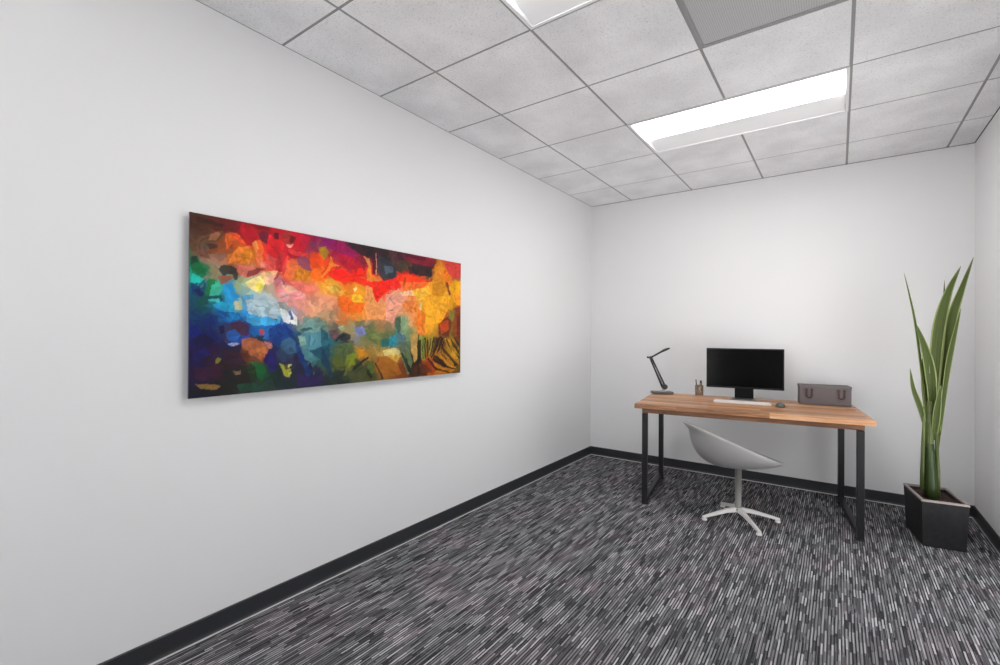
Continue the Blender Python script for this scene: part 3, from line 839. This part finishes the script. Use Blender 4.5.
# ---------------------------------------------------------------- the chair
def build_chair():
    cx_, cy_ = -0.572, 3.778
    e = empty('swivel_chair', (cx_, cy_, 0), CH_R)
    # seat shell: a tub whose rim slopes from a tall back (-x) to a low front (+x)
    NT_, NS = 72, 22
    bm = nb(); rows = []
    def rim(th):
        c, s = math.cos(th), math.sin(th)
        xx = -0.045 + (0.330 if c > 0 else 0.312) * (abs(c) ** 0.95) * (1 if c > 0 else -1)
        yy = 0.255 * (abs(s) ** 0.95) * (1 if s > 0 else -1) * (1.0 - 0.28 * max(0, c) ** 1.5)
        u_ = (xx + 0.38) / 0.68
        zz = 0.700 - 0.292 * u_ - 0.012 * math.sin(PI * u_)
        return xx, yy, zz
    z0 = 0.384; bxc, bcy = 0.00, 0.0
    for i in range(NS + 1):
        t = i / NS; row = []
        for k in range(NT_):
            th = 2 * PI * k / NT_
            X, Y, Z = rim(th)
            g = math.sin(t * PI / 2) ** (0.80 - 0.22 * max(0.0, -math.cos(th)))
            back = max(0.0, -math.cos(th))
            hgt = (1 - math.cos(t * PI / 2)) ** (1.0 + 0.15 * back)
            # bottom rises gently to the front edge
            px = bxc + (X - bxc) * g; py = Y * g
            pz = z0 + (Z - z0) * hgt
            if t > 0.9:
                fl = (t - 0.9) / 0.1
                px -= 0.058 * fl * back ** 8; pz += 0.010 * fl * back ** 8
            row.append((px, py, pz))
        rows.append(row)
    cv = bm.verts.new((bxc, 0, z0)); R = [[bm.verts.new(q) for q in row] for row in rows[1:]]
    for k in range(NT_): bm.faces.new((cv, R[0][(k + 1) % NT_], R[0][k]))
    for a, b in zip(R, R[1:]):
        for k in range(NT_): bm.faces.new((a[k], a[(k + 1) % NT_], b[(k + 1) % NT_], b[k]))
    recalc(bm)
    sh = obj('seat_shell', bm, M['shell'], e, True)
    md = sh.modifiers.new('thickness', 'SOLIDIFY'); md.thickness = 0.007; md.offset = 0.0
    bm = nb()
    lathe(bm, [(0, 0.379), (0.070, 0.379), (0.070, 0.374), (0.030, 0.366), (0.0215, 0.360), (0.0215, 0.085), (0.030, 0.078), (0.030, 0.058), (0.0, 0.055)], 28, (-0.018, 0.0, 0.0))
    obj('column', recalc(bm), M['stem_metal'], e, True)
    hubx, huby = cx_ - 0.018 * math.cos(CH_R), cy_ - 0.018 * math.sin(CH_R)
    feet = [(-0.790, 3.590), (-0.735, 3.975), (-0.335, 3.870), (-0.418, 3.532)]
    for fx, fy in feet:
        dx, dy = fx - hubx, fy - huby
        a = math.atan2(dy, dx) - CH_R; L = math.hypot(dx, dy)
        ca, sa = math.cos(a), math.sin(a)
        bm = nb()
        # tapered arm, box section
        st = [(0.018, 0.070, 0.020, 0.030), (0.09, 0.064, 0.017, 0.024), (L - 0.03, 0.030, 0.0125, 0.016), (L, 0.024, 0.0115, 0.012)]
        rings = []
        for (q, z, w_, h_) in st:
            rings.append([bm.verts.new((ca * q - sa * o_ - 0.018, sa * q + ca * o_, zz)) for o_, zz in ((-w_, z - h_ / 2), (w_, z - h_ / 2), (w_ * 0.75, z + h_ / 2), (-w_ * 0.75, z + h_ / 2))])
        for A_, B_ in zip(rings, rings[1:]):
            for k in range(4): bm.faces.new((A_[k], A_[(k + 1) % 4], B_[(k + 1) % 4], B_[k]))
        bm.faces.new(rings[0]); bm.faces.new(rings[-1][::-1]); recalc(bm)
        bmesh.ops.bevel(bm, geom=bm.edges[:], offset=0.002, segments=2, affect='EDGES')
        lg = obj('leg', bm, M['leg_metal'], e)
        bm = nb(); q = L - 0.015
        lathe(bm, [(0, 0), (0.017, 0.0), (0.019, 0.004), (0.017, 0.012), (0.009, 0.018), (0, 0.019)], 18, (ca * q - 0.018, sa * q, 0))
        obj('glide', recalc(bm), M['leg_metal'], lg, True)
    tag(e, 'grey moulded tub chair on a pale four-star pedestal base, half under the desk', 'chair')
CH_R = 0.625
build_chair()

# ---------------------------------------------------------------- things on the desk
TOP = DH + 0.0005
def at_desk(name, x, y, rz=None): return empty(name, (x, y, TOP), DR if rz is None else rz)

def build_lamp():
    e = at_desk('desk_lamp', -1.3248, 4.4029, 0.55)
    bm = nb()
    box(bm, -0.093, 0.093, -0.055, 0.055, 0.0, 0.024, 0.008, 3)
    obj('base', bm, M['lamp_base'], e)
    # coordinates in the lamp's own plane (x to the right, z up)
    J = Vector((0.018, 0, 0.060)); E = Vector((-0.104, 0, 0.334)); T = Vector((0.042, 0, 0.418))
    bm = nb()
    lathe(bm, [(0, 0.020), (0.030, 0.020), (0.030, 0.026), (0.013, 0.032), (0.011, 0.046), (0, 0.048)], 24, (J.x - 0.005, 0, 0))
    obj('swivel_post', recalc(bm), M['lamp_light'], e, True)
    def cyl(bm, c, rad, w_, mi=0):
        tube(bm, [c + Vector((0, -w_, 0)), c + Vector((0, w_, 0))], rad, 20, mi=mi)
    bm = nb(); cyl(bm, J + Vector((0.004, 0, 0.006)), 0.024, 0.020)
    obj('lower_joint', recalc(bm), M['lamp'], e)
    dirv = (E - J).normalized(); nrm = Vector((-dirv.z, 0, dirv.x))
    for s_, o_ in ((-1, 0.013), (1, 0.013)):
        bm = nb()
        a = J + nrm * s_ * o_; b = E + nrm * s_ * 0.007
        tube(bm, [a, a.lerp(b, 0.5), b], [0.0100, 0.0078, 0.0078], 10)
        obj('arm_rod', recalc(bm), M['lamp'], e, True)
    bm = nb()
    pts = []
    for k in range(40 * 6 + 1):
        q = 0.12 + 0.55 * k / 240
        c = J.lerp(E, q); an = 2 * PI * k / 12
        pts.append(c + nrm * 0.006 * math.cos(an) + Vector((0, 0.006 * math.sin(an) - 0.012, 0)))
    tube(bm, pts, 0.0013, 5)
    obj('spring', recalc(bm), M['lamp_light'], e, True)
    bm = nb(); cyl(bm, E, 0.014, 0.016); tube(bm, [E + Vector((-0.034, 0, 0.004)), E], [0.009, 0.007], 12)
    obj('elbow_joint', recalc(bm), M['lamp'], e)
    bm = nb()
    d2 = (T - E).normalized()
    tube(bm, [E, E + d2 * 0.10, E + d2 * 0.125], [0.0075, 0.0085, 0.010], 12, flat=1.0)
    obj('upper_arm', recalc(bm), M['lamp'], e, True)
    bm = nb()
    hd = Vector((1, 0, 0.30)).normalized()
    a = E + d2 * 0.11
    up = Vector((-d2.z, 0, d2.x))
    L = (T - a).length + 0.030
    # slim bar head, slightly drooping at its tip
    st = [(0, 0.013, 0.007), (0.03, 0.022, 0.010), (L * 0.75, 0.022, 0.009), (L, 0.012, 0.004)]
    rings = []
    for q, w_, h_ in st:
        c = a + d2 * q - Vector((0, 0, 0.25 * max(0, q - L * 0.55)))
        rings.append([bm.verts.new(c + Vector((0, w_ * sy, 0)) + up * h_ * sz) for sy, sz in ((-1, -1), (1, -1), (1, 1), (-1, 1))])
    for A_, B_ in zip(rings, rings[1:]):
        for k in range(4): bm.faces.new((A_[k], A_[(k + 1) % 4], B_[(k + 1) % 4], B_[k]))
    bm.faces.new(rings[0]); bm.faces.new(rings[-1][::-1]); recalc(bm)
    bmesh.ops.bevel(bm, geom=bm.edges[:], offset=0.002, segments=2, affect='EDGES')
    obj('lamp_head', bm, M['lamp'], e)
    tag(e, 'dark articulated desk lamp with a bent arm at the left end of the desk', 'desk lamp')
build_lamp()

def build_cup():
    cx_, cy_ = -1.0205, 4.4916
    e = at_desk('pencil_cup', cx_, cy_)
    R_ = 0.036; Hc = 0.092
    bm = nb()
    lathe(bm, [(0, 0), (R_ - 0.003, 0), (R_ - 0.001, 0.003), (R_, Hc), (R_ - 0.0025, Hc), (R_ - 0.004, 0.008), (0, 0.008)], 32)
    c = obj('cup', recalc(bm), M['cup'], e, True)
    tag(e, 'small brownish glass pencil cup on the desk between the lamp and the monitor', 'pencil cup')
    specs = [(-0.017, 0.004, -0.030, 0.006, 0.135, 'pen', 'pen_black', 'thin black pen leaning left out of the cup on the desk'),
             (0.017, 0.002, 0.012, 0.004, 0.128, 'marker', 'pen_black', 'thick dark marker standing in the right side of the cup on the desk'),
             (0.001, 0.014, 0.004, 0.016, 0.112, 'pencil', 'pencil_wood', 'brown wooden pencil in the middle of the cup on the desk'),
             (0.004, -0.014, 0.014, -0.010, 0.108, 'pencil', 'pencil_wood', 'brown wooden pencil at the front of the cup on the desk'),
             (-0.010, -0.014, -0.004, -0.016, 0.098, 'pencil', 'pencil_wood', 'short brown pencil at the front left of the cup on the desk')]
    for bx_, by_, tx, ty, L, kind, mk, lab in specs:
        o = empty(kind, (cx_ + bx_, cy_ + by_, TOP + 0.009))
        a = Vector((0, 0, 0.001)); b = Vector((tx - bx_, ty - by_, L)).normalized() * L
        rr_ = {'marker': 0.0085, 'pen': 0.0048, 'pencil': 0.0042}[kind]
        bm = nb()
        if kind == 'pencil':
            tube(bm, [a, b * 0.86], rr_, 6); obj('shaft', recalc(bm), M[mk], o)
            bm = nb(); tube(bm, [b * 0.86, b * 0.97, b], [rr_, 0.0014, 0.0004], 6); obj('tip', recalc(bm), M['pen_tip'], o)
        else:
            tube(bm, [a, b * 0.62], rr_ * 0.9, 12); obj('barrel', recalc(bm), M['pen_black'], o)
            bm = nb(); tube(bm, [b * 0.62, b * 0.98, b], [rr_, rr_, rr_ * 0.6], 12); obj('cap', recalc(bm), M['pen_black'], o)
        tag(o, lab, kind)
build_cup()

def build_monitor():
    e = at_desk('monitor', -0.6521, 4.4522)
    w_ = 0.293; zb, zt = 0.873 - DH, 1.2145 - DH
    bm = nb(); box(bm, -w_, w_, -0.004, 0.020, zb, zt, 0.004, 3)
    box(bm, -0.2, 0.2, 0.020, 0.034, zb + 0.05, zt - 0.05, 0.006, 2)
    obj('casing', bm, M['case'], e)
    bm = nb(); box(bm, -w_ + 0.011, w_ - 0.011, -0.0052, -0.0035, zb + 0.016, zt - 0.011)
    obj('screen', bm, M['screen'], e)
    bm = nb(); box(bm, -0.072, 0.072, 0.024, 0.036, 0.008, zb + 0.10, 0.003, 2)
    obj('stand_neck', bm, M['stand'], e)
    bm = nb(); box(bm, -0.090, 0.090, -0.085, 0.075, 0.0, 0.008, 0.003, 2)
    obj('stand_foot', bm, M['stand_foot'], e)
    tag(e, 'black flat screen computer monitor switched off on the middle of the desk', 'monitor')
build_monitor()

def build_keyboard():
    e = at_desk('keyboard', -0.6304, 4.1912)
    bm = nb()
    vs = box(bm, -0.205, 0.205, -0.058, 0.058, 0.0, 0.012, 0.003, 2)
    obj('body', bm, M['key_body'], e)
    bm = nb()
    for rw in range(5):
        n = 14
        x = -0.195; y = -0.044 + rw * 0.0205
        widths = [1.0] * n
        if rw == 0: widths = [1, 1, 1.2, 1.2, 5.2, 1.2, 1.2, 1, 1]
        tot = sum(widths)
        for q in widths:
            ww = 0.390 * q / tot
            box(bm, x + 0.0012, x + ww - 0.0012, y - 0.0088, y + 0.0088, 0.0118, 0.0150)
            x += ww
    obj('keys', bm, M['keys'], e)
    tag(e, 'thin pale keyboard lying on the desk in front of the black monitor', 'keyboard')
build_keyboard()

def build_mouse():
    e = at_desk('computer_mouse', -0.3605, 4.1616)
    bm = nb(); n1, n2 = 24, 8; rings = []
    for i in range(n2 + 1):
        ph = PI / 2 * i / n2
        rings.append([bm.verts.new((0.034 * math.cos(ph) ** 0.6 * math.cos(2 * PI * k / n1), 0.055 * math.cos(ph) ** 0.6 * math.sin(2 * PI * k / n1) , 0.002 + 0.030 * math.sin(ph) * (1 - 0.12 * math.sin(2 * PI * k / n1)))) for k in range(n1)]) if i < n2 else rings.append([bm.verts.new((0, 0, 0.032))])
    for a, b in zip(rings, rings[1:]):
        for k in range(n1):
            if len(b) == 1: bm.faces.new((a[k], a[(k + 1) % n1], b[0]))
            else: bm.faces.new((a[k], a[(k + 1) % n1], b[(k + 1) % n1], b[k]))
    bm.faces.new(rings[0][::-1]); recalc(bm)
    obj('shell', bm, M['mouse'], e, True)
    bm = nb(); tube(bm, [(-0.003, 0.028, 0.026), (0.003, 0.028, 0.026)], 0.007, 16)
    obj('scroll_wheel', recalc(bm), M['mouse_wheel'], e)
    tag(e, 'dark greenish grey computer mouse on the desk right of the keyboard', 'mouse')
build_mouse()

def build_box():
    e = at_desk('storage_box', -0.0965, 4.5408, 0.16)
    w_, dp, h_ = 0.168, 0.075, 0.150
    bm = nb(); box(bm, -w_, w_, -dp, dp, 0.0, h_, 0.004, 2)
    obj('body', bm, M['box'], e)
    bm = nb(); box(bm, -w_ - 0.002, w_ + 0.002, -dp - 0.002, dp + 0.002, h_ - 0.022, h_ + 0.002, 0.003, 2)
    obj('lid', bm, M['box'], e)
    for cx_ in (-0.105, 0.105):
        bm = nb()
        pts = [(cx_ - 0.019, -dp - 0.006, h_ - 0.030)]
        for k in range(0, 13):
            an = PI + PI * k / 12
            pts.append((cx_ + 0.019 * math.cos(an), -dp - 0.007, 0.075 + 0.019 * math.sin(an)))
        pts.append((cx_ + 0.019, -dp - 0.006, h_ - 0.030))
        tube(bm, pts, 0.0058, 10)
        for s_ in (-1, 1): box(bm, cx_ + s_ * 0.019 - 0.008, cx_ + s_ * 0.019 + 0.008, -dp - 0.008, -dp - 0.0005, h_ - 0.036, h_ - 0.024, 0.002, 1)
        hd = obj('handle', recalc(bm), M['strap'], e, False); hd['label'] = 'dark brown U-shaped handle'
    tag(e, 'grey storage box with two U-shaped handles on the right end of the desk', 'storage box')
build_box()

# ---------------------------------------------------------------- the potted plant
def build_plant():
    rz = 0.150
    e = empty('potted_plant', (0.512, 4.180, 0), rz)
    W2, D2, HT = 0.113, 0.186, 0.295
    bm = nb()
    th = 0.012
    def loop(w_, d_, z): return [bm.verts.new(q) for q in ((-w_, -d_, z), (w_, -d_, z), (w_, d_, z), (-w_, d_, z))]
    b0 = loop(W2 - 0.010, D2 - 0.010, 0.0); t0 = loop(W2, D2, HT - 0.012); t1 = loop(W2 - th, D2 - th, HT - 0.012); i0 = loop(W2 - th - 0.004, D2 - th - 0.004, 0.20)
    bm.faces.new(b0[::-1])
    for a, b in ((b0, t0), (t0, t1), (t1, i0)):
        for k in range(4):
            f = bm.faces.new((a[k], a[(k + 1) % 4], b[(k + 1) % 4], b[k]))
            if a is t1: f.material_index = 1
    recalc(bm)
    obj('pot', bm, [M['pot'], M['pot_in']], e)
    bm = nb()
    r0 = loop(W2 + 0.002, D2 + 0.002, HT - 0.012); r1 = loop(W2 + 0.002, D2 + 0.002, HT); r2_ = loop(W2 - th, D2 - th, HT); r3 = loop(W2 - th, D2 - th, HT - 0.012)
    for a, b in ((r0, r1), (r1, r2_), (r2_, r3), (r3, r0)):
        for k in range(4): bm.faces.new((a[k], a[(k + 1) % 4], b[(k + 1) % 4], b[k]))
    recalc(bm)
    rm = obj('rim', bm, M['rim'], e); rm['label'] = 'paler brownish rim'
    bm = nb()
    bmesh.ops.create_grid(bm, x_segments=24, y_segments=36, size=1.0)
    rnd = random.Random(4)
    for v in bm.verts:
        v.co = Vector((v.co.x * (W2 - th - 0.001), v.co.y * (D2 - th - 0.001), 0.262 + rnd.uniform(-0.004, 0.005)))
    so = obj('soil', bm, M['soil'], e, True); so['kind'] = 'stuff'
    # local frame for the plant: u to the right as seen from the room, v away; both in world directions
    q = Vector((-0.020, 0.0, 0))
    ux = Vector((0.979, 0.0, 0)); ang = -rz
    cam_r = Vector((math.cos(0.12 - rz) , -math.sin(0.12 - rz) * -1, 0)).normalized()
    A = Vector((math.cos(-0.11 - rz), math.sin(-0.11 - rz), 0)); B = Vector((-A.y, A.x, 0))
    def P(a, z, b=0.0): return q + A * a + B * b + Vector((0, 0, z))
    bm = nb()
    tube(bm, [P(0.004, 0.255), P(0.003, 0.34), P(0.000, 0.45), P(-0.004, 0.56), P(-0.004, 0.62)], [0.047, 0.044, 0.038, 0.033, 0.026], 20, flat=0.8)
    obj('stem', recalc(bm), M['cane'], e, True)
    for sx, b_, z1_, rr_, zs_ in ((-0.040, -0.008, 0.86, 0.017, 0.315), (0.036, 0.004, 0.78, 0.017, 0.255), (-0.007, 0.006, 0.90, 0.033, 0.54)):
        bm = nb()
        tube(bm, [P(sx, zs_, b_), P(sx * 0.98, max(0.45, zs_ + 0.1), b_), P(sx * 0.75, z1_, b_ * 0.6)], [rr_, rr_, rr_ * 0.6], 14, flat=0.7)
        obj('leaf_sheath', recalc(bm), M['sheath'], e, True)
    def leaf(pts, wid, twist=0.0, face=0.0):
        # pts: (a, z, b) centre line; ribbon with a shallow V fold
        pts = [P(a, z, b) for a, z, b in pts]
        N = 26
        def cr(t):
            n = len(pts) - 1; f = t * n; i = min(int(f), n - 1); f -= i
            p0 = pts[max(i - 1, 0)]; p1 = pts[i]; p2 = pts[i + 1]; p3 = pts[min(i + 2, n)]
            return 0.5 * ((2 * p1) + (p2 - p0) * f + (2 * p0 - 5 * p1 + 4 * p2 - p3) * f * f + (3 * p1 - p0 - 3 * p2 + p3) * f ** 3)
        bm = nb(); uvl = bm.loops.layers.uv.new('UVMap'); rows = []
        for i in range(N + 1):
            t = i / N; c = cr(t)
            tg = (cr(min(t + 0.02, 1)) - cr(max(t - 0.02, 0))).normalized()
            side = (A * math.cos(face + twist * t) + B * math.sin(face + twist * t)); side = (side - tg * side.dot(tg)).normalized()
            nr = side.cross(tg).normalized()
            w_ = wid * (0.55 + 0.45 * min(1, t / 0.35)) * max(0.02, (1 - max(0, (t - 0.45) / 0.55) ** 1.5))
            rows.append([bm.verts.new(c + side * w_ * k + nr * (abs(k) * w_ * 0.35)) for k in (-1, -0.5, 0, 0.5, 1)])
        for i, (a, b) in enumerate(zip(rows, rows[1:])):
            for k in range(4):
                f = bm.faces.new((a[k], a[k + 1], b[k + 1], b[k]))
                for lp, (uu, vv) in zip(f.loops, ((k / 4, i / N), ((k + 1) / 4, i / N), ((k + 1) / 4, (i + 1) / N), (k / 4, (i + 1) / N))): lp[uvl].uv = (uu, vv)
        o = obj('leaf', bm, M['leaf'], e, True)
        md = o.modifiers.new('thickness', 'SOLIDIFY'); md.thickness = 0.0022; md.offset = 0
    leaf([(-0.017, 0.707, -0.0), (-0.042, 1.037, -0.013), (-0.077, 1.402, -0.025), (-0.107, 1.603, -0.038), (-0.133, 1.752, -0.05)], 0.010, 0.00, 0.90)
    leaf([(0.012, 0.776, -0.0), (0.002, 1.039, -0.007), (-0.027, 1.236, -0.013), (-0.077, 1.422, -0.02)], 0.029, 0.20, 0.10)
    leaf([(0.008, 0.71, 0.0), (0.022, 1.106, 0.005), (0.04, 1.402, 0.01), (0.083, 1.616, 0.015), (0.143, 1.781, 0.02)], 0.035, 0.30, 0.10)
    leaf([(0.032, 0.713, 0.0), (0.065, 1.108, 0.013), (0.098, 1.434, 0.025), (0.144, 1.627, 0.038), (0.202, 1.836, 0.05)], 0.029, 0.20, 0.20)
    leaf([(0.041, 0.682, -0.0), (0.078, 1.11, -0.013), (0.11, 1.336, -0.027), (0.141, 1.508, -0.04)], 0.017, 0.10, 0.50)
    leaf([(0.022, 0.778, 0.0), (0.05, 1.303, 0.02), (0.062, 1.534, 0.04), (0.067, 1.7, 0.06)], 0.010, 0.00, 0.50)
    leaf([(-0.022, 0.706, -0.0), (-0.051, 0.851, -0.02), (-0.086, 0.982, -0.04), (-0.101, 1.116, -0.06)], 0.016, 0.20, 0.20)
    leaf([(-0.007, 0.642, 0.0), (-0.022, 0.87, 0.013), (-0.037, 1.034, 0.027), (-0.042, 1.181, 0.04)], 0.018, 0.10, 0.40)
    leaf([(0.017, 0.646, -0.0), (0.031, 0.847, -0.025), (0.049, 1.013, -0.05)], 0.020, 0.10, 0.20)
    leaf([(0.032, 0.582, 0.0), (0.051, 0.845, 0.01), (0.074, 1.108, 0.02), (0.093, 1.271, 0.03)], 0.016, 0.20, 0.80)
    tag(e, 'tall green sword-leaved plant in a square charcoal pot in the right corner', 'potted plant')
build_plant()
